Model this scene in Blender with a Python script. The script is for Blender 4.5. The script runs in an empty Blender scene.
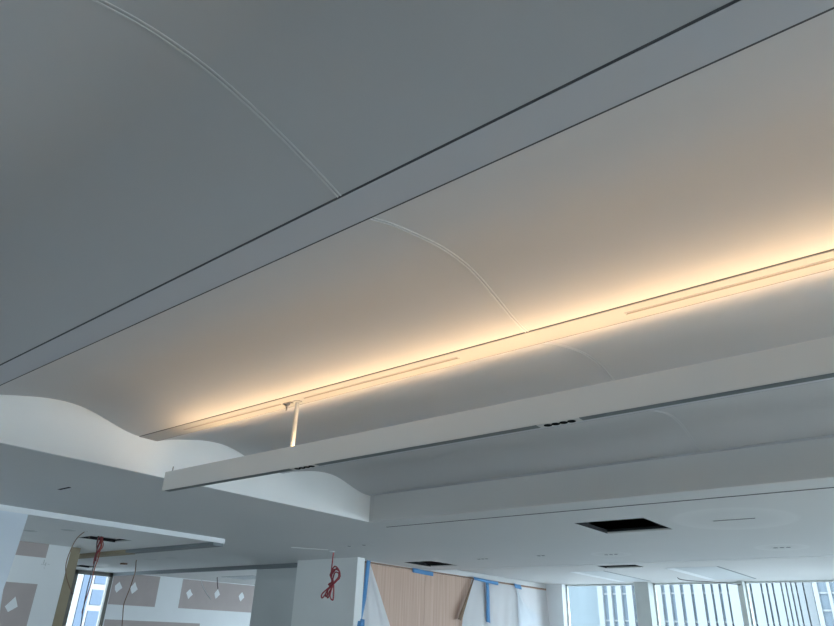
import bpy, math, random
from mathutils import Vector, Matrix
random.seed(7)
S = bpy.context.scene
COL = S.collection
CZ = 1.55                      # eye height of the photographer
ZC = 2.75                      # flat ceiling
ZR = 3.05                      # underside of the ribs between the vaults

# ------------------------------------------------------------------ materials
def mat(name, color, rough=0.7, noise=0.0, scale=6.0, metallic=0.0, bump=0.0, emit=None, estr=0.0, spec=0.3):
    m = bpy.data.materials.new(name); m.use_nodes = True
    nt = m.node_tree; b = nt.nodes['Principled BSDF']
    c = (*color, 1.0)
    b.inputs['Base Color'].default_value = c
    b.inputs['Roughness'].default_value = rough
    b.inputs['Metallic'].default_value = metallic
    b.inputs['Specular IOR Level'].default_value = spec
    if noise or bump:
        tc = nt.nodes.new('ShaderNodeTexCoord')
        nz = nt.nodes.new('ShaderNodeTexNoise'); nz.inputs['Scale'].default_value = scale; nz.inputs['Detail'].default_value = 4
        nt.links.new(tc.outputs['Object'], nz.inputs['Vector'])
        if noise:
            mx = nt.nodes.new('ShaderNodeMix'); mx.data_type = 'RGBA'
            mx.inputs[6].default_value = (*[max(0, v * (1 - noise)) for v in color], 1)
            mx.inputs[7].default_value = (*[min(1, v * (1 + noise)) for v in color], 1)
            nt.links.new(nz.outputs['Fac'], mx.inputs[0]); nt.links.new(mx.outputs[2], b.inputs['Base Color'])
        if bump:
            bp = nt.nodes.new('ShaderNodeBump'); bp.inputs['Strength'].default_value = bump; bp.inputs['Distance'].default_value = 0.01
            nt.links.new(nz.outputs['Fac'], bp.inputs['Height']); nt.links.new(bp.outputs['Normal'], b.inputs['Normal'])
    if emit:
        b.inputs['Emission Color'].default_value = (*emit, 1); b.inputs['Emission Strength'].default_value = estr
    return m

def wood_mat(name):
    m = mat(name, (0.42, 0.29, 0.22), 0.55)
    nt = m.node_tree; b = nt.nodes['Principled BSDF']
    tc = nt.nodes.new('ShaderNodeTexCoord'); mp = nt.nodes.new('ShaderNodeMapping')
    mp.inputs['Scale'].default_value = (14, 14, 0.5)
    nz = nt.nodes.new('ShaderNodeTexNoise'); nz.inputs['Scale'].default_value = 1.6; nz.inputs['Detail'].default_value = 6; nz.inputs['Distortion'].default_value = 0.3
    cr = nt.nodes.new('ShaderNodeValToRGB')
    cr.color_ramp.elements[0].position = 0.3; cr.color_ramp.elements[0].color = (0.52, 0.34, 0.255, 1)
    cr.color_ramp.elements[1].position = 0.7; cr.color_ramp.elements[1].color = (0.62, 0.43, 0.335, 1)
    nt.links.new(tc.outputs['Object'], mp.inputs['Vector']); nt.links.new(mp.outputs['Vector'], nz.inputs['Vector'])
    nt.links.new(nz.outputs['Fac'], cr.inputs['Fac']); nt.links.new(cr.outputs['Color'], b.inputs['Base Color'])
    return m

def ceiling_mat(name, color, rings):
    """painted plasterboard with pale sanded filler rings (positions on the ceiling itself)"""
    m = mat(name, color, 0.75, 0.03, 0.8)
    nt = m.node_tree; b = nt.nodes['Principled BSDF']
    src = b.inputs['Base Color'].links[0].from_socket
    tc = nt.nodes.new('ShaderNodeTexCoord')
    for (x, y, rx, ry) in rings:
        mp = nt.nodes.new('ShaderNodeMapping'); mp.vector_type = 'POINT'
        mp.inputs['Location'].default_value = (-x / rx, -y / ry, 0); mp.inputs['Scale'].default_value = (1 / rx, 1 / ry, 0)
        ln = nt.nodes.new('ShaderNodeVectorMath'); ln.operation = 'LENGTH'
        cr = nt.nodes.new('ShaderNodeValToRGB'); e = cr.color_ramp.elements
        e[0].position = 0.55; e[0].color = (.1, .1, .1, 1); e[1].position = 0.9; e[1].color = (1, 1, 1, 1)
        n = cr.color_ramp.elements.new(1.0); n.color = (0, 0, 0, 1)
        mx = nt.nodes.new('ShaderNodeMix'); mx.data_type = 'RGBA'; mx.inputs[7].default_value = (min(1, color[0] * 1.07), min(1, color[1] * 1.07), min(1, color[2] * 1.07), 1)
        nt.links.new(tc.outputs['Object'], mp.inputs['Vector']); nt.links.new(mp.outputs['Vector'], ln.inputs[0])
        nt.links.new(ln.outputs['Value'], cr.inputs['Fac']); nt.links.new(cr.outputs['Color'], mx.inputs[0])
        nt.links.new(src, mx.inputs[6]); src = mx.outputs[2]
    nt.links.new(src, b.inputs['Base Color'])
    return m

def film_mat(name, color, alpha):
    m = bpy.data.materials.new(name); m.use_nodes = True; nt = m.node_tree
    for n in list(nt.nodes): nt.nodes.remove(n)
    out = nt.nodes.new('ShaderNodeOutputMaterial'); tr = nt.nodes.new('ShaderNodeBsdfTransparent')
    df = nt.nodes.new('ShaderNodeBsdfDiffuse'); tl = nt.nodes.new('ShaderNodeBsdfTranslucent'); gl = nt.nodes.new('ShaderNodeBsdfGlossy')
    df.inputs['Color'].default_value = (*color, 1); tl.inputs['Color'].default_value = (*color, 1); gl.inputs['Roughness'].default_value = 0.3
    m1 = nt.nodes.new('ShaderNodeMixShader'); m1.inputs[0].default_value = 0.45
    m2 = nt.nodes.new('ShaderNodeMixShader'); m2.inputs[0].default_value = alpha
    m3 = nt.nodes.new('ShaderNodeMixShader'); m3.inputs[0].default_value = 0.06
    nt.links.new(df.outputs[0], m1.inputs[1]); nt.links.new(tl.outputs[0], m1.inputs[2])
    nt.links.new(m1.outputs[0], m3.inputs[1]); nt.links.new(gl.outputs[0], m3.inputs[2])
    nt.links.new(tr.outputs[0], m2.inputs[1]); nt.links.new(m3.outputs[0], m2.inputs[2])
    nt.links.new(m2.outputs[0], out.inputs['Surface'])
    return m

def glass_mat(name):
    m = bpy.data.materials.new(name); m.use_nodes = True; nt = m.node_tree
    for n in list(nt.nodes): nt.nodes.remove(n)
    out = nt.nodes.new('ShaderNodeOutputMaterial'); tr = nt.nodes.new('ShaderNodeBsdfTransparent'); gl = nt.nodes.new('ShaderNodeBsdfGlossy')
    tr.inputs['Color'].default_value = (0.90, 0.96, 0.97, 1); gl.inputs['Roughness'].default_value = 0.02
    fr = nt.nodes.new('ShaderNodeLayerWeight'); fr.inputs['Blend'].default_value = 0.12
    mx = nt.nodes.new('ShaderNodeMixShader')
    nt.links.new(fr.outputs['Fresnel'], mx.inputs[0]); nt.links.new(tr.outputs[0], mx.inputs[1]); nt.links.new(gl.outputs[0], mx.inputs[2])
    nt.links.new(mx.outputs[0], out.inputs['Surface'])
    return m

M = dict(
    ceil=ceiling_mat('ceiling_paint', (0.66, 0.665, 0.665), [(-1.85, 7.49, 0.62, 0.75), (-1.92, 9.88, 0.33, 0.36), (-4.2, 9.8, 0.3, 0.33)]),
    soffit=mat('soffit_paint', (0.84, 0.84, 0.83), 0.75, 0.04, 1.2),
    perim=mat('perimeter_paint', (0.66, 0.65, 0.64), 0.75, 0.03, 0.7),
    vault=mat('vault_board', (0.555, 0.55, 0.555), 0.85, 0.03, 1.5),
    seam_faint=mat('seam_bead_faint', (0.60, 0.595, 0.595), 0.85),  # same bead as seam; its weaker lighting on the far vaults is put in colour
    seam=mat('seam_bead', (0.70, 0.70, 0.69), 0.8),
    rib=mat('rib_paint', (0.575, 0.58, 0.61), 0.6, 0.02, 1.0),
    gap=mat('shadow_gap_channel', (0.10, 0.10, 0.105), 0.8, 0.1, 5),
    lit_rib=mat('lit_rib_toned_down', (0.37, 0.365, 0.36), 0.6, 0.02, 1.0),  # darker copy of the rib paint; lamp glare is held down in the colour
    rod=mat('rod_paint', (0.42, 0.41, 0.39), 0.5, 0.03, 6),
    bulk=mat('bulkhead_plaster', (0.88, 0.88, 0.87), 0.8, 0.035, 2.5),
    fascia=mat('fascia_paint', (0.64, 0.63, 0.615), 0.75, 0.04, 0.9),
    white=mat('white_paint', (0.82, 0.83, 0.84), 0.6, 0.02, 3.0),
    wall=mat('wall_paint', (0.86, 0.87, 0.87), 0.8, 0.04, 1.6),
    column=mat('column_plaster', (0.86, 0.86, 0.84), 0.8, 0.05, 1.4),
    grey=mat('plain_grey', (0.62, 0.63, 0.62), 0.8, 0.08, 1.2),  # plain mid grey, darker than the column plaster
    darkgrey=mat('dark_grey_trim', (0.22, 0.24, 0.25), 0.6, 0.05, 2.0),
    board=mat('raw_plasterboard', (0.50, 0.43, 0.41), 0.9, 0.07, 4.0),
    filler=mat('joint_filler', (0.90, 0.91, 0.91), 0.85, 0.05, 8.0),
    timber=mat('raw_timber', (0.36, 0.30, 0.21), 0.8, 0.1, 6.0),
    slab=mat('plenum_concrete', (0.10, 0.10, 0.10), 0.95, 0.2, 2.0),
    black=mat('black_gap', (0.015, 0.015, 0.017), 0.8, 0.1, 5),
    floor=mat('floor_screed', (0.60, 0.60, 0.59), 0.85, 0.08, 0.6),
    alu=mat('pendant_paint', (0.59, 0.575, 0.55), 0.45, 0.015, 3.0),
    trim=mat('pendant_louvre', (0.13, 0.15, 0.155), 0.5, 0.05, 9.0),
    lens=mat('spot_reflector', (0.004, 0.004, 0.004), 0.9, 0.1, 30, spec=0.05),
    metal=mat('fitting_metal', (0.35, 0.34, 0.33), 0.35, 0.05, 20, metallic=0.8),
    uplight=mat('uplight_diffuser', (0.9, 0.8, 0.65), 0.5, emit=(1.0, 0.69, 0.385), estr=35.0),
    slotgrey=mat('slot_grey', (0.20, 0.175, 0.15), 0.6, 0.05, 12),
    frame=mat('window_frame', (0.55, 0.57, 0.55), 0.45, 0.03, 5),
    frame_dark=mat('bronze_frame', (0.17, 0.165, 0.145), 0.5, 0.05, 5),
    panel=mat('ceiling_pocket', (0.62, 0.64, 0.65), 0.7, 0.03, 2),
    wood=wood_mat('wood_veneer'),
    woodtrim=mat('wood_edge', (0.28, 0.175, 0.12), 0.6, 0.1, 9),
    flap=mat('brown_paper', (0.20, 0.13, 0.085), 0.8, 0.12, 9),
    tape=mat('blue_tape', (0.10, 0.27, 0.52), 0.6, 0.12, 14, bump=0.2),
    red=mat('red_cable', (0.33, 0.05, 0.06), 0.5, 0.1, 20),
    orange=mat('orange_cable', (0.38, 0.10, 0.06), 0.55, 0.1, 20),
    brown=mat('brown_wire', (0.25, 0.15, 0.10), 0.6, 0.1, 20),
    wire=mat('grey_wire', (0.12, 0.10, 0.10), 0.6, 0.1, 20),
    film=film_mat('plastic_film', (0.86, 0.92, 0.97), 0.80),
    sheet=film_mat('plastic_sheet', (0.80, 0.86, 0.94), 0.93),
    glass=glass_mat('window_glass'),
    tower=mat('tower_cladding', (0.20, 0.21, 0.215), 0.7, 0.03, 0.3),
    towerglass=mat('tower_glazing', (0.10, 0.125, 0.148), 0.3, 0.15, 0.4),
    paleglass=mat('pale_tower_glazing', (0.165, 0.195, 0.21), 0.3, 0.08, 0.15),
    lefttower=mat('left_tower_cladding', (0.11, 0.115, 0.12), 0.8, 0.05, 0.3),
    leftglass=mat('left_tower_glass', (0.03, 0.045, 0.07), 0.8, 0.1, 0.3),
    street=mat('street_asphalt', (0.4, 0.41, 0.42), 0.9, 0.1, 0.05),
)

# ------------------------------------------------------------------ mesh builder
class MB:
    def __init__(s): s.v = []; s.f = []; s.mi = []; s.mats = []; s.sm = []
    def _m(s, m):
        if m not in s.mats: s.mats.append(m)
        return s.mats.index(m)
    def face(s, pts, m, smooth=False):
        n = len(s.v); s.v += [tuple(p) for p in pts]; s.f.append(tuple(range(n, n + len(pts)))); s.mi.append(s._m(m)); s.sm.append(smooth)
    def box(s, x0, x1, y0, y1, z0, z1, m):
        n = len(s.v); k = s._m(m)
        s.v += [(x0,y0,z0),(x1,y0,z0),(x1,y1,z0),(x0,y1,z0),(x0,y0,z1),(x1,y0,z1),(x1,y1,z1),(x0,y1,z1)]
        for q in ((0,3,2,1),(4,5,6,7),(0,1,5,4),(1,2,6,5),(2,3,7,6),(3,0,4,7)):
            s.f.append(tuple(n + i for i in q)); s.mi.append(k); s.sm.append(False)
        return s
    def grid(s, rows, m, smooth=True, thick=None):
        """rows: list of equal-length point lists; thick: offset vector -> closed shell"""
        def lay(rr, flip):
            n = len(s.v); w = len(rr[0]); k = s._m(m)
            for r in rr: s.v += [tuple(p) for p in r]
            for i in range(len(rr) - 1):
                for j in range(w - 1):
                    q = (n+i*w+j, n+i*w+j+1, n+(i+1)*w+j+1, n+(i+1)*w+j)
                    s.f.append(q[::-1] if flip else q); s.mi.append(k); s.sm.append(smooth)
            return n, w
        a, w = lay(rows, False)
        if thick is not None:
            t = Vector(thick); rr = [[tuple(Vector(p) + t) for p in r] for r in rows]
            b, w = lay(rr, True); h = len(rows); k = s._m(m)
            ring = [j for j in range(w)] + [i*w+w-1 for i in range(1, h)] + [(h-1)*w+j for j in range(w-2, -1, -1)] + [i*w for i in range(h-2, 0, -1)]
            for i in range(len(ring)):
                p, q = ring[i], ring[(i+1) % len(ring)]
                s.f.append((a+p, b+p, b+q, a+q)); s.mi.append(k); s.sm.append(False)
        return s
    def prism(s, poly, axis, a, b, m):
        """poly: 2D list; extruded along axis between a and b"""
        def P(u, v, w): return {'x': (w, u, v), 'y': (u, w, v), 'z': (u, v, w)}[axis]
        n = len(s.v); k = s._m(m); c = len(poly)
        s.v += [P(u, v, a) for u, v in poly] + [P(u, v, b) for u, v in poly]
        s.f.append(tuple(range(n, n+c))); s.f.append(tuple(range(n+2*c-1, n+c-1, -1))); s.mi += [k, k]; s.sm += [False, False]
        for i in range(c):
            j = (i+1) % c
            s.f.append((n+i, n+c+i, n+c+j, n+j)); s.mi.append(k); s.sm.append(False)
        return s
    def disc(s, x, y, z0, z1, r, m, n=20, axis='z'):
        return s.prism([(x + r*math.cos(2*math.pi*i/n), y + r*math.sin(2*math.pi*i/n)) for i in range(n)], axis, z0, z1, m)
    def tube(s, pts, r, m, n=6):
        pts = [Vector(p) for p in pts]; k = s._m(m); base = len(s.v)
        for i, p in enumerate(pts):
            d = (pts[min(i+1, len(pts)-1)] - pts[max(i-1, 0)]).normalized()
            ref = Vector((0.3, 0.9, 0.2)) if abs(d.z) > 0.8 else Vector((0, 0, 1))
            a = d.cross(ref).normalized(); b = d.cross(a)
            for q in range(n):
                t = 2*math.pi*q/n; s.v.append(tuple(p + r*(math.cos(t)*a + math.sin(t)*b)))
        for i in range(len(pts)-1):
            for q in range(n):
                w = (q+1) % n
                s.f.append((base+i*n+q, base+i*n+w, base+(i+1)*n+w, base+(i+1)*n+q)); s.mi.append(k); s.sm.append(True)
        s.f.append(tuple(base+q for q in range(n))[::-1]); s.f.append(tuple(base+(len(pts)-1)*n+q for q in range(n))); s.mi += [k, k]; s.sm += [False, False]
        return s
    def build(s, name, parent=None, bevel=0.0):
        me = bpy.data.meshes.new(name); me.from_pydata(s.v, [], s.f)
        for m in s.mats: me.materials.append(m)
        for p, i, q in zip(me.polygons, s.mi, s.sm): p.material_index = i; p.use_smooth = q
        me.update(); o = bpy.data.objects.new(name, me); COL.objects.link(o)
        if parent is not None:
            o.parent = parent; o.matrix_parent_inverse = Matrix.Translation(-Vector(parent.location))
        if bevel:
            b = o.modifiers.new('soft_edge', 'BEVEL'); b.width = bevel; b.segments = 2; b.limit_method = 'ANGLE'
        return o

def smooth_path(pts, k=6):
    P = [Vector(p) for p in pts]; out = []
    for i in range(len(P)-1):
        a, b, c, d = P[max(i-1, 0)], P[i], P[i+1], P[min(i+2, len(P)-1)]
        for t in range(k):
            u = t / k
            out.append(0.5*((2*b) + (c-a)*u + (2*a-5*b+4*c-d)*u*u + (3*b-a-3*c+d)*u**3))
    return out + [P[-1]]

def struct(o, label=None):
    o['kind'] = 'structure'
    if label: o['label'] = label
    return o
def tag(o, label, cat, group=None):
    o['label'] = label; o['category'] = cat
    if group: o['group'] = group
    return o
def empty(name, loc):
    o = bpy.data.objects.new(name, None); COL.objects.link(o); o.location = loc; o.empty_display_size = 0.1
    bpy.context.view_layer.update()
    return o

# ------------------------------------------------------------------ room shell
XL, XR, YB, YW = -16.85, 10.0, -9.0, 15.8
ZS = 3.55
struct(MB().box(XL-0.2, XR+0.2, YB-0.2, YW+0.2, -0.15, 0, M['floor']).build('floor'))
struct(MB().box(XL-0.2, XR+0.2, YB-0.2, YW+0.2, ZS, ZS+0.15, M['slab']).build('ceiling_slab'))

# holes through the flat ceiling: x0,x1,y0,y1
RX0, RX1, RY0, RY1 = -5.46, 8.0, -1.55, 5.88
HOLES = [(-3.40, -2.61, 7.00, 7.88), (-8.02, -7.38, 9.60, 10.40), (-16.1, -15.55, 7.50, 7.95)]
SLOTS = [(-5.53, 3.0, 6.262, 6.284), (-2.05, -1.65, 7.472, 7.500), (-6.93, -6.71, 2.915, 2.95)]
def plate(xa, xb, ya, yb, z0, z1, holes, m, name):
    xs = sorted({xa, xb, *[v for h in holes for v in h[:2]]}); ys = sorted({ya, yb, *[v for h in holes for v in h[2:]]})
    xs = [x for x in xs if xa <= x <= xb]; ys = [y for y in ys if ya <= y <= yb]
    mb = MB()
    inside = lambda x, y: any(h[0] < x < h[1] and h[2] < y < h[3] for h in holes)
    for i in range(len(xs)-1):
        for j in range(len(ys)-1):
            cx, cy = (xs[i]+xs[i+1])/2, (ys[j]+ys[j+1])/2
            if inside(cx, cy): continue
            x0, x1, y0, y1 = xs[i], xs[i+1], ys[j], ys[j+1]
            mb.face([(x0,y0,z0),(x0,y1,z0),(x1,y1,z0),(x1,y0,z0)], m); mb.face([(x0,y0,z1),(x1,y0,z1),(x1,y1,z1),(x0,y1,z1)], m)
            for (a, b, nx, ny) in (((x0,y0),(x1,y0),cx,y0-1e-3),((x1,y0),(x1,y1),x1+1e-3,cy),((x1,y1),(x0,y1),cx,y1+1e-3),((x0,y1),(x0,y0),x0-1e-3,cy)):
                if inside(nx, ny) or not (xa < nx < xb and ya < ny < yb):
                    mb.face([(*a,z0),(*b,z0),(*b,z1),(*a,z1)], m)
    return mb.build(name)
SH = [(-10.12, -9.62, 4.72, 5.30)]
hs = HOLES + SLOTS + SH + [(RX0-0.03, RX1+0.03, RY0-0.03, RY1+0.03)]
struct(plate(XL, XR, YB, 9.0, ZC, ZC+0.03, hs, M['ceil'], 'ceiling'), 'flat grey painted ceiling around the vaulted recess')
struct(plate(-8.45, XR, 9.0, 11.0, ZC, ZC+0.03, hs, M['ceil'], 'ceiling_band'), 'flat ceiling between the vaulted recess and the window bay')
PZ = 2.835
PH = [(-5.46, -4.74, 12.05, 12.48)]
struct(plate(-8.45, XR, 11.0, YW, PZ, PZ+0.03, PH, M['perim'], 'ceiling_perimeter'), 'pale ceiling strip along the window wall')
struct(MB().box(-8.45, XR, 10.985, 11.0, ZC-0.006, PZ+0.03, M['white']).build('trim_1'), 'thin white edge where the ceiling steps up before the windows')
struct(plate(XL, -8.45, 9.0, YW, 2.78, 2.81, [], M['perim'], 'ceiling_far_room'), 'bright ceiling of the room behind the dark edge band')
struct(MB().box(XL, -9.75, 8.95, 9.02, ZC-0.075, ZC+0.06, M['darkgrey']).build('trim_2'), 'dark edge band where the flat ceiling ends before the far room')

# soffit at the left with its light edge
SFX, SFY = -8.51, 6.10
struct(plate(-13.5, SFX, YB, SFY, ZC-0.06, ZC-0.004, SH, M['soffit'], 'ceiling_soffit'), 'lowered ceiling panel at the left over the unfinished room')
struct(MB().box(SFX, SFX+0.012, YB, SFY, ZC-0.065, ZC, M['white']).build('trim_3'), 'light edge of the lowered ceiling panel')
struct(MB().box(-10.9, SFX-0.01, 5.92, 6.10, ZC-0.105, ZC-0.06, M['darkgrey']).build('trim_4'), 'dark grey head track along the far edge of the lowered panel')
struct(MB().box(-13.5, -10.9, 5.92, 6.10, ZC-0.115, ZC-0.06, M['timber']).build('trim_5'), 'raw timber head over the opening at the left')

# vaults, ribs, bulkhead, fascia
PROF = [(0,0),(0.03,0.010),(0.08,0.027),(0.16,0.050),(0.30,0.081),(0.45,0.110),(0.56,0.122),(0.655,0.1255),(0.76,0.119),(0.88,0.097),(0.98,0.070),(1.07,0.045),(1.15,0.024),(1.22,0.010),(1.27,0.003),(1.311,0)]
PROF_OVERHEAD = [(0,0),(0.08,0.028),(0.16,0.054),(0.321,0.097),(0.423,0.119),(0.507,0.130),(0.642,0.135),(0.75,0.127),(0.863,0.111),(0.97,0.090),(1.066,0.068),(1.19,0.036),(1.311,0)]
def prof(d, pts=PROF):
    for i in range(len(pts)-1):
        if pts[i][0] <= d <= pts[i+1][0] + 1e-9:
            p0, p1, p2, p3 = pts[max(i-1,0)], pts[i], pts[i+1], pts[min(i+2,len(pts)-1)]
            h = p2[0]-p1[0]; t = (d-p1[0])/h
            m1 = (p2[1]-p0[1])/(p2[0]-p0[0]); m2 = (p3[1]-p1[1])/(p3[0]-p1[0])
            return (2*t**3-3*t*t+1)*p1[1] + (t**3-2*t*t+t)*h*m1 + (-2*t**3+3*t*t)*p2[1] + (t**3-t*t)*h*m2
    return 0
RIBS = [(-0.074, 0.086), (1.397, 1.557), (2.868, 3.030), (4.340, 4.500)]
GAP = 0.010
ARCH = [(-1.385, PROF_OVERHEAD), (0.086, PROF_OVERHEAD), (1.557, PROF), (3.030, PROF), (4.500, PROF)]
names = ['grey vaulted ceiling panel behind the camera', 'darkest grey vaulted ceiling panel overhead at the top left of the photo', 'warm lit vaulted panel between the flat grey rib and the glowing strip', 'vaulted panel just beyond the glowing strip and above the pendant', 'grey vaulted panel between the pendant and the far fascia']
N = 40
for (ya, amp), lab in zip(ARCH, names):
    mb = MB(); rows = []
    for x in (RX0 + 0.0, -1.60, -1.565, 2.28, 2.315, RX1):
        rows.append([(x, ya + GAP + (1.311-2*GAP)*i/N, ZR + prof(1.311*i/N, amp)) for i in range(N+1)])
    mb.grid(rows, M['vault'])
    # the joint: two fine raised beads with a hairline between
    k0, k1 = {0.086: (-1.548, -1.548), 1.557: (-1.548, -1.584)}.get(ya, (-1.584, -1.584))
    for sh in (0, 3.88):
        for (dx, w) in ((-0.0115, 0.006), (0.0045, 0.006)):
            bead = lambda e: [(k0+(k1-k0)*i/N+sh+dx+e, ya + GAP + (1.311-2*GAP)*i/N, ZR + prof(1.311*i/N, amp) - 0.0035) for i in range(N+1)]
            mb.grid([bead(0), bead(w)], M['seam'] if ya < 2 else M['seam_faint'], thick=(0, 0, 0.003))
    struct(mb.build('ceiling_vault'), lab)
riblab = ['flat rib behind the first vault', 'flat blue grey rib running across the top of the photo', 'flat glowing rib lit by the pendant below it', 'flat rib hidden behind the pendant']
for (y0, y1), lab in zip(RIBS, riblab):
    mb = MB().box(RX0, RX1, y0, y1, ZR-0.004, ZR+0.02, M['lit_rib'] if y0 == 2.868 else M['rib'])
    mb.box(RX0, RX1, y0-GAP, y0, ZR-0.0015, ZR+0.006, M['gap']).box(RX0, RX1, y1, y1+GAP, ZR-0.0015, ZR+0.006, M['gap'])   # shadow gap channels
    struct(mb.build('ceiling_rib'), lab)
struct(MB().box(RX0, RX1, 5.811, 5.90, ZR, ZR+0.02, M['rib']).build('ceiling_rib'), 'narrow half rib at the top of the far fascia')
struct(MB().box(RX0, RX1, -1.57, -1.385, ZR, ZR+0.02, M['rib']).build('ceiling_rib'), 'narrow half rib behind the camera')
poly = [(RY0, ZC), (RY1, ZC)]
top = [(RY1, ZR+0.004), (5.811, ZR+0.002)]
for (ya, amp) in reversed(ARCH):
    top += [(ya + 1.311*i/24, ZR + 0.004 + prof(1.311*i/24, amp)) for i in range(24, -1, -1)]
top += [(RY0, ZR+0.004)]
struct(MB().prism(poly + top, 'x', RX0-0.03, RX0, M['bulk']).build('ceiling_bulkhead'), 'white plastered end wall of the recess with a scalloped top edge')
struct(MB().prism(poly + top, 'x', RX1, RX1+0.03, M['bulk']).build('ceiling_bulkhead'), 'white plastered end wall of the recess at its far right end')
struct(MB().box(RX0-0.03, RX1+0.03, RY1, RY1+0.03, ZC, ZR+0.01, M['fascia']).box(RX0, RX0+0.05, RY1-0.003, RY1, ZC, ZR, M['fascia']).build('ceiling_fascia'), 'long grey vertical fascia on the far side of the vaulted recess')
struct(MB().box(RX0-0.03, RX1+0.03, RY0-0.03, RY0, ZC, ZR+0.01, M['fascia']).build('ceiling_fascia'), 'vertical fascia of the recess behind the camera')

# walls
WT = 0.2
def wall_with_hole_x(x0, x1, ya, yb, za, zb, holes, m, name):   # wall lying along Y with rectangular holes (y0,y1,z0,z1)
    mb = MB(); ys = sorted({ya, yb, *[v for h in holes for v in h[:2]]}); zs = sorted({za, zb, *[v for h in holes for v in h[2:]]})
    for i in range(len(ys)-1):
        for j in range(len(zs)-1):
            cy, cz = (ys[i]+ys[i+1])/2, (zs[j]+zs[j+1])/2
            if any(h[0] < cy < h[1] and h[2] < cz < h[3] for h in holes): continue
            mb.box(x0, x1, ys[i], ys[i+1], zs[j], zs[j+1], m)
    return mb
def hexdab(mb, x, y, z, ry, rz, m, t=0.006):
    pts = [(0, 1), (0.45, 0.45), (0.9, -0.1), (0.35, -0.6), (-0.1, -1), (-0.6, -0.5), (-0.9, 0.1), (-0.5, 0.5)]
    mb.prism([(y + ry*(a + random.uniform(-.12, .12)), z + rz*(b + random.uniform(-.1, .1))) for a, b in pts], 'x', x, x + t, m)
mb = wall_with_hole_x(XL-WT, XL, YB, YW, 0, ZS, [(8.0, 8.97, 0.2, 2.74), (11.5, 13.2, 0.3, 1.6)][:1], M['wall'], 'w')
for (y0, y1, z0, z1) in ((8.99, 10.26, 2.035, 2.76), (10.95, 15.0, 2.045, 2.76), (9.0, 11.7, 0.2, 1.70)):
    mb.box(XL, XL+0.004, y0, y1, z0, z1, M['board'])
for (y, z) in ((9.17, 2.435), (9.58, 2.44), (11.22, 2.41), (12.1, 2.46), (12.95, 2.435)):
    hexdab(mb, XL+0.004, y, z, 0.11, 0.13, M['filler'])
struct(mb.build('wall_far_left'), 'far wall with bare plasterboard patches and white filler dabs')
mb = MB(); bx = [-14.0, -11.4, -10.5, -7.9, -7.0, -4.4, -3.5, -0.9, 0.0, 2.6]  # window openings added in the unseen back wall for fill light
mb.box(XL-WT, XR+WT, YB-WT, YB, 0, 0.95, M['wall']).box(XL-WT, XR+WT, YB-WT, YB, 2.4, ZS, M['wall'])
xs = [XL-WT] + bx + [XR+WT]
for a, b in zip(xs[::2], xs[1::2]): mb.box(a, b, YB-WT, YB, 0.95, 2.4, M['wall'])
struct(mb.build('wall_back'))
RWIN_ADDED = [(4.0, 6.3), (6.6, 9.5), (9.8, 12.7)]  # openings added in the unseen right wall to let in more light
struct(wall_with_hole_x(XR, XR+WT, YB, YW, 0, ZS, [(a, b, 0.1, 2.72) for a, b in RWIN_ADDED], M['wall'], 'w').build('wall_right'))
struct(MB().box(XL-WT, XR+WT, YW, YW+WT, PZ, ZS, M['wall']).box(XL-WT, -8.0, YW+0.0, YW+WT, 0, 0.3, M['wall']).box(XL-WT, XL, YW, YW+WT, 0, PZ, M['wall']).build('wall_windows'), 'window wall spandrel above the glazing')
# left partition with patches
mb = MB().box(-11.62, -11.5, 3.3, 5.31, 0, ZC-0.06, M['wall'])
mb.box(-11.5, -11.496, 4.42, 4.945, 2.485, 2.69, M['board']); mb.box(-11.5, -11.496, 4.25, 4.93, 0.6, 2.10, M['board'])
mb.prism([(4.655, 1.905), (4.725, 1.77), (4.61, 1.69), (4.545, 1.765)], 'x', -11.497, -11.489, M['filler'])
for (y0, z0, w, h) in ((4.93, 2.40, .012, .06), (4.965, 2.37, .012, .05), (4.90, 2.385, .06, .008), (5.0, 2.395, .03, .008), (4.955, 2.335, .02, .008)):
    mb.box(-11.5, -11.497, y0, y0+w, z0, z0+h, M['grey'])
struct(mb.build('wall_left_partition'), 'white partition at the far left with pinkish plasterboard patches')
struct(MB().box(-11.62, -11.49, 5.31, 5.46, 0, ZC-0.06, M['timber']).build('trim_6'), 'raw olive brown door post at the end of the left partition')
# column, dark wall beside it, wood wall backing
struct(MB().box(-9.75, -8.24, 8.65, 8.83, 0, ZC, M['column']).build('pillar_1'), 'broad pale grey plastered column behind the red cable coil')
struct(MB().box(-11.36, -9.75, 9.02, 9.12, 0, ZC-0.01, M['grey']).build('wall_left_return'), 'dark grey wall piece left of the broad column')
struct(MB().box(-8.60, -8.49, 9.05, YW, 0, ZS, M['wall']).build('wall_left'), 'wall carrying the wood panels')
struct(MB().box(-8.49, -8.46, 9.05, YW, 2.737, PZ, M['perim']).build('trim_7'), 'white band above the wood panels')

# wood panels, one thing each
py = [9.05, 10.79, 12.53, 14.27, YW-0.02]
plab = ['wood veneer wall panel nearest the column, half covered by a triangle of plastic', 'wood veneer wall panel left of the brown flap, mostly uncovered', 'wood veneer wall panel behind the taped plastic curtain', 'wood veneer wall panel nearest the windows, behind the plastic curtain']
for i in range(4):
    r = empty('wood_panel', (-8.46, py[i], 0)); tag(r, plab[i], 'wall panel', 'wood wall panels')
    MB().box(-8.488, -8.45, py[i]+0.004, py[i+1]-0.004, 0.0, 2.705, M['wood']).build('panel_board', r)
    MB().box(-8.489, -8.447, py[i]+0.002, py[i+1]-0.002, 2.712, 2.735, M['woodtrim']).build('top_edge', r)

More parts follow.
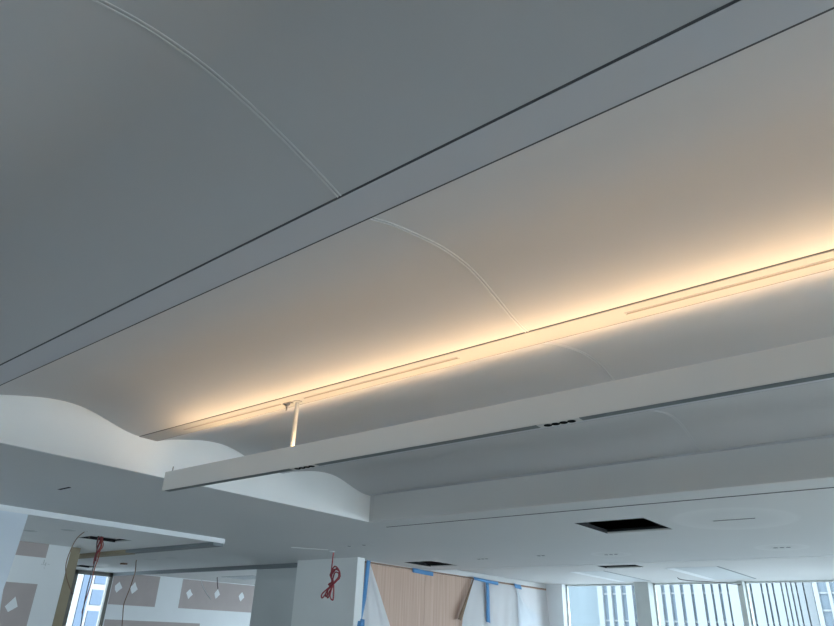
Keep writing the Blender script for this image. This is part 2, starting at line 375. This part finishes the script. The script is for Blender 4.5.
# ------------------------------------------------------------------ windows along the far wall
cols = [-6.175, -4.014, -2.05, -0.1, 1.85, 3.8, 5.75, 7.7]
struct(MB().box(-8.45, -8.02, 15.62, YW+0.1, 0, PZ, M['white']).build('pillar_2'), 'white pier between the plastic curtain and the first window')
struct(MB().box(-6.175, -5.85, 15.5, YW+0.05, 0, PZ, M['frame']).build('pillar_3'), 'wide grey mullion pier between the first two windows')
for i, x in enumerate(cols[1:]):
    struct(MB().box(x, x+0.105, 15.62, YW+0.05, 0, PZ, M['frame']).build('pillar_%d' % (i+4)), 'slim window mullion number %d to the right of the wide pier' % (i+1))
edges = [(-8.02, -6.175), (-5.85, -4.014)] + [(cols[i]+0.105, cols[i+1]) for i in range(1, 7)] + [(7.805, XR)]
def window(name, x0, x1, y, zs, label):
    mb = MB(); z0, z1 = zs
    mb.box(x0, x1, y-0.04, y+0.04, z1-0.035, z1, M['frame']); mb.box(x0, x1, y-0.04, y+0.04, z0, z0+0.06, M['frame'])
    mb.box(x0, x0+0.03, y-0.04, y+0.04, z0, z1, M['frame']); mb.box(x1-0.03, x1, y-0.04, y+0.04, z0, z1, M['frame'])
    w = struct(mb.build(name), label)
    g = MB().box(x0+0.03, x1-0.03, y-0.004, y+0.004, z0+0.06, z1-0.035, M['glass']).build('window_glass', w)
    return w
wl = ['first window right of the plastic curtain', 'second window, between the wide pier and the slim mullion', 'third window, at the right edge of the photo'] + ['window further right along the far wall, bay %d' % i for i in range(4, 10)]
for i, (a, b) in enumerate(edges): window('window_%d' % (i+1), a, b, YW+0.06, (0.0, PZ), wl[i])
k = len(edges)
# far room glazing along the same facade
for i in range(4):
    a = -16.6 + 2.0*i
    window('window_%d' % (k+1+i), a, a+1.95, YW+0.06, (0.3, 2.78), 'window of the far room, bay %d' % (i+1))
k += 4
for i in range(5): window('window_%d' % (k+1+i), bx[2*i], bx[2*i+1], YB-0.1, (0.95, 2.4), 'unseen window added behind the camera for fill light, bay %d' % (i+1))
k += 5
def window_y(name, x, y0, y1, z0, z1, m, label, t=0.06):
    mb = MB()
    mb.box(x-0.05, x+0.05, y0, y1, z1-t, z1, m); mb.box(x-0.05, x+0.05, y0, y1, z0, z0+t, m)
    mb.box(x-0.05, x+0.05, y0, y0+t, z0, z1, m); mb.box(x-0.05, x+0.05, y1-t, y1, z0, z1, m)
    w = struct(mb.build(name), label)
    MB().box(x-0.004, x+0.004, y0+t, y1-t, z0+t, z1-t, M['glass']).build('window_glass', w)
window_y('window_%d' % (k+1), XL-0.04, 8.0, 8.97, 0.2, 2.74, M['frame_dark'], 'narrow dark framed window in the far wall behind the hanging cables', 0.09)
for i, (a, b) in enumerate(RWIN_ADDED):
    window_y('window_%d' % (k+2+i), XR+0.1, a, b, 0.1, 2.72, M['frame'], 'unseen window added in the right hand wall for fill light, bay %d' % (i+1))

# ------------------------------------------------------------------ pendant light
PY0, PY1, PZ0, PZ1 = 2.943, 2.999, 2.556, 2.708
PX0, PX1 = -5.06, 3.2
t = empty('pendant_light', (-1.0, 2.97, PZ0)); tag(t, 'long slim grey linear pendant light hanging under the glowing ceiling rib', 'pendant light')
hous = MB().box(PX0+0.035, PX1, PY0, PY0+0.004, PZ0, PZ1, M['alu']).box(PX0+0.035, PX1, PY1-0.004, PY1, PZ0, PZ1+0.005, M['alu'])
hous.box(PX0+0.035, PX1, PY0+0.004, PY1-0.004, PZ1-0.06, PZ1-0.046, M['alu']).build('housing', t)
MB().box(PX0, PX0+0.035, PY0, PY1, PZ0-0.001, PZ1+0.001, M['alu']).build('end_cap', t, bevel=0.003)
MB().prism([(PY0+0.006, PZ1-0.0455), (PY1-0.006, PZ1-0.0455), (PY1-0.006, PZ1-0.006), (PY0+0.006, PZ1-0.045)], 'x', -4.78, PX1-0.05, M['uplight']).build('uplight_diffuser', t)['label'] = 'warm glowing diffuser along the top'
spots = [(-3.475, -3.29), (-1.572, -1.395), (0.35, 0.53)]
seg = [PX0+0.035, *[v for s_ in spots for v in (s_[0]-0.03, s_[1]+0.03)], PX1]
for a, b in zip(seg[::2], seg[1::2]):
    MB().box(a, b, PY0+0.004, PY1-0.004, PZ0-0.002, PZ0+0.012, M['trim']).build('bottom_louvre', t)['label'] = 'dark grey strip along the underside'
for (a, b) in spots:
    pl = MB().box(a-0.03, b+0.03, PY0+0.002, PY1-0.002, PZ0-0.003, PZ0+0.012, M['alu']).build('spot_plate', t)
    for i in range(4):
        x = a + (b-a)*(i+0.5)/4
        MB().disc(x, (PY0+PY1)/2, PZ0-0.005, PZ0+0.004, 0.0215, M['lens'], 24).build('spotlight_lens', pl)['label'] = 'round black spotlight opening'
rod = MB().disc(-3.535, 2.972, PZ1-0.01, ZR-0.004, 0.016, M['rod'], 16).build('suspension_rod', t); rod['label'] = 'white suspension rod'
br = MB().disc(-3.535, 2.972, ZR-0.012, ZR-0.004, 0.034, M['rod'], 20)
br.build('ceiling_rose', rod)
fx = MB().tube([(-3.66, 2.95, ZR-0.006), (-3.625, 2.955, ZR-0.03), (-3.60, 2.955, ZR-0.012)], 0.008, M['metal']).tube([(-3.63, 2.955, ZR-0.03), (-3.628, 2.956, ZR-0.062)], 0.007, M['metal']).box(-3.66, -3.58, 2.94, 2.97, ZR-0.010, ZR-0.004, M['metal'])
fx.build('cable_bracket', rod)['label'] = 'small metal bracket beside the rod'
MB().tube([(-5.005, 2.972, PZ1-0.002), (-5.0, 2.972, PZ1+0.045)], 0.006, M['metal']).build('cable_stub', t)['label'] = 'thin metal cable gripper at the left end'

# slot diffusers in the lit rib
for (a, b), lab in zip([(-4.91, -3.69), (-3.44, -2.11), (-1.06, 1.2)], ['short recessed slot in the glowing rib nearest the scalloped end wall', 'recessed slot in the glowing rib just right of the suspension rod', 'long recessed slot in the glowing rib at the right of the photo']):
    r = empty('slot_diffuser', ((a+b)/2, 2.945, ZR)); tag(r, lab, 'slot diffuser', 'slots in the glowing rib')
    MB().box(a, b, 2.937, 2.954, ZR-0.0055, ZR-0.0038, M['slotgrey']).build('slot', r)
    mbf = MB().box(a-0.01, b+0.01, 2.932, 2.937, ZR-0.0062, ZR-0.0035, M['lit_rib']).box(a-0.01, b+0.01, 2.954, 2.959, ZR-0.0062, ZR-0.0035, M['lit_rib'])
    mbf.build('frame', r)

# long dark linear slot beside the fascia
r = empty('linear_diffuser', (-1.2, 6.273, ZC)); tag(r, 'long thin black linear slot in the flat ceiling along the far fascia', 'slot diffuser')
MB().box(-5.53, 3.0, 6.258, 6.288, ZC-0.0025, ZC+0.006, M['black']).build('slot', r)
MB().box(-5.53, 3.0, 6.250, 6.262, ZC-0.002, ZC+0.003, M['ceil']).box(-5.53, 3.0, 6.284, 6.296, ZC-0.002, ZC+0.003, M['ceil']).build('frame', r)
def ceiling_slot(x0, x1, y0, y1, lab, z=ZC):
    r = empty('ceiling_slot', ((x0+x1)/2, (y0+y1)/2, z)); tag(r, lab, 'ceiling slot', 'short slots in the flat ceiling')
    MB().box(x0, x1, y0, y1, z-0.0035, z+0.02, M['black']).build('slot', r)
    MB().box(x0-0.008, x1+0.008, y0-0.008, y0, z-0.003, z+0.02, M['ceil']).box(x0-0.008, x1+0.008, y1, y1+0.008, z-0.003, z+0.02, M['ceil']).build('frame', r)
ceiling_slot(-2.05, -1.65, 7.472, 7.500, 'short dark slot inside a pale filler ring right of the large square hole')
ceiling_slot(-6.93, -6.71, 2.915, 2.95, 'short dark slot in the ceiling between the scalloped end wall and the lowered panel')

# access holes with upstand collars
def access(x0, x1, y0, y1, z, lab, h=0.16):
    r = empty('access_opening', ((x0+x1)/2, (y0+y1)/2, z)); tag(r, lab, 'ceiling opening', 'open access holes in the ceiling')
    t_ = 0.006
    c = MB(); zb, zt = z+0.001, z+0.045
    c.box(x0, x1, y0, y0+t_, zb, zt, M['black']).box(x0, x0+t_, y0+t_, y1-t_, zb, zt, M['black']).box(x1-t_, x1, y0+t_, y1-t_, zb, zt, M['black'])
    c.box(x0, x1, y1-t_, y1, zb, zb+0.018, M['grey']).box(x0, x1, y1-t_, y1, zb+0.018, zt, M['black']).build('collar', r)
    MB().box(x0-0.1, x1+0.1, y0-0.1, y1+0.1, z+h+0.22, z+h+0.24, M['black']).build('duct_base', r)
    xm = x0 + 0.32*(x1-x0)
    MB().tube([(xm, y1-0.1, z+h+0.24), (xm, y1-0.1, z+0.12)], 0.008, M['slab']).build('hanger_rod', r)
access(*HOLES[0], ZC, 'large square black access hole in the flat ceiling near the windows')
access(*HOLES[1], ZC, 'black access hole in the ceiling above the wood panels')
access(*PH[0], PZ, 'narrow black access hole in the pale ceiling strip by the windows')
access(*SH[0], ZC-0.06, 'black access hole in the lowered panel with the tangle of red cables', 0.2)
access(*HOLES[2], ZC, 'small black access hole in the far left ceiling beyond the timber head')

# recessed downlights with three small dots
def downlight(x, y, lab, n=3, z=ZC, sp=0.075, ang=-0.25):
    r = empty('downlight', (x, y, z)); tag(r, lab, 'downlight', 'small recessed downlights')
    MB().box(x-sp*n/2-0.015, x+sp*n/2+0.015, y-0.035, y+0.035, z-0.003, z-0.0005, M['ceil']).build('plate', r)
    for i in range(n):
        MB().disc(x+(i-(n-1)/2)*sp, y, z-0.006, z-0.002, 0.026, M['trim'], 16).build('lens', r)
downlight(-1.92, 9.88, 'three dot downlight in a pale filler ring above the right hand window')
downlight(-4.2, 9.80, 'three dot downlight between the large square hole and the narrow hole')
downlight(-6.34, 9.62, 'faint three dot downlight right of the hole above the wood panels')
downlight(-5.23, 9.56, 'faint downlight in the middle of the flat ceiling before the step', 2)
downlight(-7.15, 7.46, 'faint two dot downlight right of the red cable coil', 2, sp=0.3)
def round_hole(x, y, z, lab, r_=0.075):
    r = empty('downlight_hole', (x, y, z)); tag(r, lab, 'downlight hole', 'round cut outs for downlights')
    MB().disc(x, y, z-0.003, z-0.0005, r_+0.02, M['ceil'], 20).build('rim', r)
    MB().disc(x, y, z-0.005, z-0.003, r_, M['grey'], 20).build('cover', r)
round_hole(-12.66, 7.41, ZC, 'round grey cut out in the far left ceiling, left one of two', 0.11)
round_hole(-11.92, 7.42, ZC, 'round grey cut out in the far left ceiling, right one of two', 0.11)
round_hole(-10.05, 4.02, ZC-0.06, 'round grey cut out in the lowered panel nearest the partition')
round_hole(-9.42, 4.25, ZC-0.06, 'round grey cut out in the lowered panel beside the orange wire')
r = tag(MB().box(-14.05, -13.93, 7.57, 7.67, ZC-0.03, ZC, M['brown']).build('junction_box', bevel=0.004), 'small brown junction box on the ceiling beside the hanging dark wire', 'junction box')
mk = empty('cable_exit', (-7.98, 7.55, ZC)); tag(mk, 'thin rectangular cable outlet above the red cable coil', 'cable outlet')
MB().prism([(-8.32, 7.22), (-8.29, 7.19), (-7.95, 7.66), (-7.98, 7.69)], 'z', ZC-0.006, ZC, M['soffit']).build('plate', mk)
MB().disc(-8.06, 7.86, ZC-0.012, ZC, 0.045, M['white'], 16).build('grommet', mk)

# recessed pockets in the perimeter ceiling
def pocket(x0, x1, y0, y1, lab):
    r = empty('ceiling_pocket', ((x0+x1)/2, (y0+y1)/2, PZ)); tag(r, lab, 'ceiling panel', 'long panels in the pale ceiling strip')
    MB().box(x0, x1, y0, y1, PZ-0.004, PZ-0.0005, M['panel']).build('panel', r)
    MB().box(x0-0.15, x0, y0, y1, PZ-0.007, PZ-0.0005, M['white']).build('light_trim', r)['label'] = 'white strip along its left side'
    MB().box(x1, x1+0.03, y0, y1, PZ-0.006, PZ-0.0005, M['darkgrey']).build('shadow_gap', r)['label'] = 'dark gap along its right side'
pocket(-6.28, -5.72, 12.9, 15.3, 'long ceiling panel with white edge above the first window')
pocket(-4.30, -3.56, 12.75, 15.2, 'long ceiling panel with dark outline above the second window')
v = empty('air_vent', (-14.6, 11.4, 2.78)); tag(v, 'grey slatted air vent in the bright ceiling of the far room', 'air vent')
MB().box(-15.2, -13.9, 10.95, 11.75, 2.775, 2.7795, M['darkgrey']).build('backing', v)
for i in range(5): MB().box(-15.2, -13.9, 11.0+0.16*i, 11.07+0.16*i, 2.768, 2.775, M['panel']).build('slat', v)

# ------------------------------------------------------------------ cables
def cable(name, pts, r_, m, lab, cat='cable', group=None):
    return tag(MB().tube(smooth_path(pts), r_, m).build(name), lab, cat, group)
# red coil
mb = MB()
mb.tube(smooth_path([(-8.105, 7.93, 2.765), (-8.11, 7.93, 2.6), (-8.115, 7.93, 2.44), (-8.10, 7.925, 2.38)]), 0.011, M['red'])
loops = [((-8.12, 2.40), (-8.03, 2.53), (-7.90, 2.41), (-8.06, 2.26), (-8.25, 2.13), (-8.27, 2.07), (-8.20, 2.10), (-8.08, 2.30)),
         ((-8.10, 2.36), (-8.06, 2.48), (-7.93, 2.45), (-7.96, 2.33), (-8.13, 2.20), (-8.16, 2.08), (-8.11, 2.09), (-8.07, 2.25)),
         ((-8.13, 2.38), (-8.00, 2.50), (-7.915, 2.37), (-8.05, 2.27), (-8.10, 2.10), (-8.05, 2.035), (-8.02, 2.08), (-8.06, 2.28)),
         ((-8.09, 2.34), (-8.05, 2.44), (-7.96, 2.42), (-8.00, 2.32), (-8.19, 2.17), (-8.22, 2.09), (-8.15, 2.13), (-8.08, 2.27))]
for i, lp in enumerate(loops):
    p = [(x, 7.93 + 0.012*(i-1.5) + 0.01*math.sin(3*j), z) for j, (x, z) in enumerate(lp)]
    mb.tube(smooth_path(p + p[:1]), 0.0112, M['red'])
coil = mb.build('cable_coil'); tag(coil, 'bundled red cable coil hanging from the ceiling in front of the grey column', 'cable')
MB().tube([(-8.10+0.05*math.cos(a), 7.93+0.03*math.sin(a), 2.275+0.02*math.cos(a)) for a in [i*math.pi/6 for i in range(13)]], 0.010, M['red']).build('tie_band', coil)
# tangle at the left
zs = ZC-0.06
g = 'cables hanging from the left access hole'
cable('hanging_cable', [(-10.0, 4.97, zs+0.2), (-9.98, 4.95, zs-0.02), (-9.92, 4.95, 2.52), (-9.905, 4.95, 2.40), (-9.915, 4.95, 2.237), (-9.935, 4.95, 2.05), (-9.92, 4.95, 1.80), (-9.86, 4.95, 1.45), (-9.85, 4.95, 1.2)], 0.008, M['wire'], 'longest dark cable hanging from the left access hole', 'cable', g)
cable('hanging_cable', [(-9.90, 4.99, zs+0.2), (-9.90, 4.98, zs), (-9.86, 4.97, 2.60), (-9.87, 4.97, 2.40), (-9.883, 4.96, 2.29), (-9.885, 4.96, 2.065), (-9.93, 4.96, 1.87), (-9.95, 4.96, 1.70)], 0.007, M['orange'], 'reddish cable hanging beside the longest cable from the left access hole', 'cable', g)
mb = MB()
for i in range(7):
    x = -9.99 + 0.022*i; e = random.uniform(-.05, .05)
    mb.tube(smooth_path([(x-0.03, 4.98, zs+0.18), (x+0.04*math.sin(i), 4.97, zs+0.0), (x*0.45-9.92*0.55+e*0.4, 4.955+0.01*i, zs-0.10), (-9.91+e*0.3, 4.95, 2.53-0.012*i), (-9.90+e, 4.95, 2.44-0.02*i)]), 0.0065, M['red'])
tag(mb.build('cable_tangle'), 'knot of thin red cables stuffed in the left access hole', 'cable', g)
cable('loose_wire', [(-9.30, 4.45, zs+0.003), (-9.40, 4.45, zs-0.004), (-9.588, 4.45, 2.58), (-9.682, 4.45, 2.34), (-9.616, 4.45, 2.17), (-9.447, 4.45, 2.02), (-9.31, 4.45, 1.93)], 0.0062, M['brown'], 'brown wire curving down in front of the olive door post', 'wire')
MB().tube([(-9.315, 4.45, 1.935), (-9.29, 4.45, 1.912)], 0.016, M['wire']).build('wire_end', bpy.data.objects['loose_wire'])['label'] = 'dark taped wire end'
cable('short_wire', [(-9.93, 4.80, zs-0.02), (-9.925, 4.80, zs+0.05), (-9.93, 4.86, zs+0.16)], 0.009, M['wire'], 'short dark wire end poking out of the left access hole', 'wire')
cable('hanging_wire', [(-13.04, 7.35, ZC), (-13.04, 7.35, 2.70), (-13.0, 7.35, 2.52), (-13.065, 7.35, 2.235), (-13.162, 7.35, 1.95), (-13.1, 7.35, 1.70), (-13.04, 7.35, 1.45)], 0.0085, M['brown'], 'thin brown wire hanging in front of the leftmost plasterboard patch', 'wire')
cable('drop_wire', [(-15.416, 11.0, 2.78), (-15.40, 11.0, 2.72), (-15.31, 11.0, 2.5)], 0.011, M['wire'], 'straight short dark wire hanging before the middle filler dab', 'wire')
cable('bent_wire', [(-16.03, 11.0, 2.78), (-16.06, 11.0, 2.66), (-15.82, 11.0, 2.44), (-15.53, 11.0, 2.25)], 0.010, M['grey'], 'thin grey bent wire with a diagonal kink in the far room', 'wire')
cable('window_wire', [(-4.88, 14.6, PZ), (-4.83, 14.6, 2.80), (-4.62, 14.6, 2.765), (-4.3, 14.9, 2.76), (-3.95, 15.62, 2.755)], 0.008, M['wire'], 'thin sagging wire against the second window', 'wire')

# ------------------------------------------------------------------ plastic sheets and tape
def sheet(name, outline, x, lab, m, nu=26, nv=26, amp=0.02, fr=14, cat='plastic sheet', seed=0, flat_top=True):
    """outline: (left edge points, right edge points) as (y,z) lists top to bottom; soft vertical folds"""
    L, R = outline; rng = random.Random(seed); ph = [rng.uniform(0, 6) for _ in range(4)]
    def along(P, t):
        k_ = t*(len(P)-1); i = min(int(k_), len(P)-2); f = k_-i
        return P[i][0]*(1-f)+P[i+1][0]*f, P[i][1]*(1-f)+P[i+1][1]*f
    rows = []
    for v in range(nv+1):
        a, b = along(L, v/nv), along(R, v/nv); row = []
        for u in range(nu+1):
            s_ = u/nu; y = a[0]*(1-s_)+b[0]*s_; z = a[1]*(1-s_)+b[1]*s_
            w = min(1, 0.25+1.6*v/nv)
            off = amp*w*(math.sin(fr*s_+ph[0]+1.5*v/nv)+0.6*math.sin(2.3*fr*s_+ph[1]-2*v/nv)+0.4*math.sin(9*v/nv+ph[2]+3*s_))
            row.append((x+0.02+abs(amp)*2*w+off, y, z))
        rows.append(row)
    o = MB().grid(rows, m).build(name); return tag(o, lab, cat)
sheet('plastic_sheet', ([(1.6, 2.685), (1.6, 2.2), (1.6, 1.87), (1.6, 1.4), (1.6, 0.01)], [(3.33, 2.685), (3.31, 2.2), (3.29, 1.87), (3.36, 1.4), (3.4, 0.01)]), -8.515, 'pale blue plastic sheet hanging from the lowered panel at the left edge', M['sheet'], amp=0.006, seed=3)
sheet('plastic_sheet', ([(9.10, 2.71), (9.04, 2.1), (9.02, 1.2), (9.02, 0.01)], [(9.16, 2.71), (9.48, 2.2), (10.1, 1.2), (10.3, 0.01)]), -8.445, 'triangular clear plastic sheet hanging beside the column over the wood', M['film'], amp=0.010, fr=7, seed=5)
sheet('plastic_sheet', ([(12.36, 2.70), (12.0, 1.95), (11.85, 1.2), (11.85, 0.01)], [(15.58, 2.69), (15.59, 1.95), (15.59, 1.2), (15.59, 0.01)]), -8.46, 'wide cloudy plastic curtain taped over the wood panels next to the windows', M['film'], nu=60, amp=0.022, fr=22, seed=9)
# gathered swag of the same curtain under its tape tab
rows = []
for v in range(15):
    q = v/14; rows.append([(-8.40+0.02*math.sin(9*u/12+q*3), 14.15+0.12*q*u/12*2+0.95*q*q*(u/12), 2.66-0.9*q+0.28*q*(u/12)) for u in range(13)])
MB().grid(rows, M['film']).build('gathered_fold', bpy.data.objects['plastic_sheet.002'])['label'] = 'gathered fold fanning down from the small blue tape tab'

def tape(pts_a, pts_b, lab, x=-8.43):
    rows = []
    n = 10
    for i in range(n+1):
        t_ = i/n
        def al(P):
            k_ = t_*(len(P)-1); j = min(int(k_), len(P)-2); f = k_-j
            return (P[j][0]*(1-f)+P[j+1][0]*f, P[j][1]*(1-f)+P[j+1][1]*f)
        a, b = al(pts_a), al(pts_b); wob = 0.004*math.sin(7*t_)
        rows.append([(x+wob, a[0], a[1]), (x+wob+0.003, (a[0]+b[0])/2, (a[1]+b[1])/2), (x+wob, b[0], b[1])])
    tag(MB().grid(rows, M['tape'], thick=(-0.003, 0, 0)).build('tape_strip'), lab, 'tape', 'strips of blue masking tape')
P0 = [(-8.40, 9.05, 2.745), (-8.37, 8.99, 2.45), (-8.30, 8.885, 2.08), (-8.234, 8.735, 1.69), (-8.234, 8.70, 1.3)]
P1 = [(-8.40, 9.145, 2.745), (-8.37, 9.09, 2.47), (-8.30, 8.98, 2.10), (-8.234, 8.825, 1.69), (-8.234, 8.80, 1.3)]
A, B = smooth_path(P0), smooth_path(P1)
tag(MB().grid([[a, (a+b)/2, b] for a, b in zip(A, B)], M['tape'], thick=(0.003, 0.001, 0)).build('tape_strip'), 'long vertical blue tape strip at the edge of the column', 'tape', 'strips of blue masking tape')
tape([(10.38, 2.74), (11.02, 2.72)], [(10.38, 2.66), (11.02, 2.645)], 'blue tape piece on the top edge of the bare wood panels')
tape([(12.36, 2.74), (13.32, 2.715)], [(12.36, 2.685), (13.32, 2.645)], 'blue tape piece along the top of the plastic curtain', -8.38)
tape([(12.80, 2.66), (12.82, 2.3), (12.80, 1.9)], [(12.92, 2.66), (12.95, 2.3), (12.95, 1.88)], 'thin vertical blue tape strip down the plastic curtain', -8.365)
tape([(13.98, 2.735), (14.28, 2.72)], [(14.05, 2.64), (14.33, 2.63)], 'small blue tape tab nearest the windows', -8.38)
tape([(8.80, 1.80), (8.90, 1.795)], [(8.80, 1.69), (8.90, 1.68)], 'dark blue tape patch near the bottom of the long vertical strip', -8.225)
rows = []
for i in range(13):
    q = i/12; w = 0.03+0.15*q if q < 0.85 else 0.15
    y = 12.34-0.52*q; z = 2.705-0.80*q
    rows.append([(-8.37+0.03*math.sin(2*q), y-w*0.5, z), (-8.35, y, z), (-8.37, y+w*0.5, z-0.02)])
tag(MB().grid(rows, M['flap'], thick=(-0.004, 0, 0)).build('paper_flap'), 'narrow brown flap peeling down at the left edge of the plastic curtain', 'paper strip')

# ------------------------------------------------------------------ outside
tag(MB().box(-140, 90, -60, 150, -30.2, -30, M['street']).build('street'), 'street level far below the windows', 'street')['kind'] = 'structure'
def tower(name, x0, x1, y, z0, z1, stripes, lab, bands, wallm, glassm, depth=16):
    r = empty(name, ((x0+x1)/2, y+depth/2, z0)); tag(r, lab, 'building', 'towers outside the windows')
    MB().box(x0, x1, y+0.35, y+depth, z0, z1, glassm).build('glazing', r)
    fb = MB(); xs = [x0] + [v for s_ in stripes for v in s_] + [x1]
    for a, b in zip(xs[::2], xs[1::2]):
        if b > a: fb.box(a, b, y, y+0.36, z0, z1, wallm)
    fb.build('wall', r)
    for z in bands: MB().box(x0+0.05, x1-0.05, y+0.22, y+0.37, z, z+0.13, wallm).build('floor_band', r)
def px(v):
    T = [(566, -30.461), (602, -26.947), (641, -23.395), (662, -21.583), (697, -18.705), (757, -14.152), (822, -9.692), (834, -8.917)]
    for (a, A), (b, B) in zip(T, T[1:]):
        if v <= b or b == 834: return A+(B-A)*(v-a)/(b-a)
ST = [(603,608),(612,616.5),(622,627),(633,637),(662,666),(671,675.5),(681.5,685),(692,695),(704,707),(713,715.5),(721,724),(729,731),(752,754),(763,765),(769,771),(775,777),(784,785.5),(789,790.5),(794,795.5),(799,800.5),(806,807.5)]
tower('office_tower', px(598), px(815), 60, -30, 40, [(px(a), px(b)) for a, b in ST], 'white tower with dark vertical window strips outside the right hand windows', [-0.9+2.15*i for i in range(8)], M['tower'], M['towerglass'])
tower('office_tower', px(545), px(597), 64, -30, 40, [(-34.6, -33.0), (-32.8, -31.2)], 'pale blue glass tower behind the first window at its left side', [1, 8], M['paleglass'], M['paleglass'])
tower('office_tower', -9.80, 16, 58, -30, 40, [(-9.5+0.80*i, -8.9+0.80*i) for i in range(30)], 'tower with rows of blue square windows at the right edge of the photo', [-0.4+1.15*i for i in range(12)], M['tower'], M['towerglass'])
# tower seen through the narrow window at the left
r = empty('office_tower', (-52, 23, -30)); tag(r, 'pale tower with blue square windows behind the hanging cables at the left', 'building', 'towers outside the windows')
MB().box(-60, -45, 12, 40, -30, 40, M['lefttower']).build('wall', r)
gb = MB()
for (y0, y1) in ((22.0, 22.55),): gb.box(-45, -44.9, y0, y1, -30, 40, M['leftglass'])
gb.build('glass_strip', r)
for i in range(5):
    for y0 in (22.75, 24.3):
        MB().box(-45, -44.92, y0, y0+0.75, -1.0+1.25*i, -0.1+1.25*i, M['leftglass']).build('window', r)

# ------------------------------------------------------------------ light
w = bpy.data.worlds.new('sky'); S.world = w; w.use_nodes = True
bg = w.node_tree.nodes['Background']; bg.inputs['Color'].default_value = (0.79, 0.88, 1.0, 1); bg.inputs['Strength'].default_value = 8.5
sd = bpy.data.lights.new('sun', 'SUN'); sd.energy = 22; sd.angle = 0.01; sd.color = (1.0, 0.97, 0.93)
so = bpy.data.objects.new('sun', sd); COL.objects.link(so)
dirn = Vector((-1, -0.10, -0.36)).normalized(); so.rotation_euler = dirn.to_track_quat('-Z', 'Y').to_euler()
def portal(loc, rot, sx, sy):
    l = bpy.data.lights.new('daylight_portal', 'AREA'); l.shape = 'RECTANGLE'; l.size = sx; l.size_y = sy; l.cycles.is_portal = True
    o = bpy.data.objects.new('daylight_portal', l); COL.objects.link(o); o.location = loc; o.rotation_euler = rot
portal((-5.7, YB-0.25, 1.675), (math.pi/2, 0, 0), 16.8, 1.45)
portal((1.0, YW+0.15, 1.4), (-math.pi/2, 0, 0), 18, 2.8)
portal((-12.6, YW+0.15, 1.5), (-math.pi/2, 0, 0), 8, 2.5)
portal((XR+0.25, 8.35, 1.4), (0, math.pi/2, 0), 2.7, 8.8)

# ------------------------------------------------------------------ camera
cam = bpy.data.cameras.new('camera'); cam.sensor_width = 36; cam.sensor_fit = 'HORIZONTAL'; cam.lens = 657.395/834*36
cam.clip_start = 0.02; cam.clip_end = 500
co = bpy.data.objects.new('camera', cam); COL.objects.link(co)
right = Vector((0.78140402, 0.62313565, 0.03331249)); up = Vector((0.25281511, -0.36492937, 0.89605306)); fwd = Vector((-0.57051931, 0.69175755, 0.44269538))
co.matrix_world = Matrix(((right.x, up.x, -fwd.x, 0), (right.y, up.y, -fwd.y, 0), (right.z, up.z, -fwd.z, CZ), (0, 0, 0, 1)))
S.camera = co
S.view_settings.view_transform = 'Standard'; S.view_settings.look = 'None'; S.view_settings.gamma = 1; S.view_settings.use_curve_mapping = False
S.view_settings.exposure = 0.06
S.cycles.max_bounces = 10; S.cycles.diffuse_bounces = 6; S.cycles.transparent_max_bounces = 12
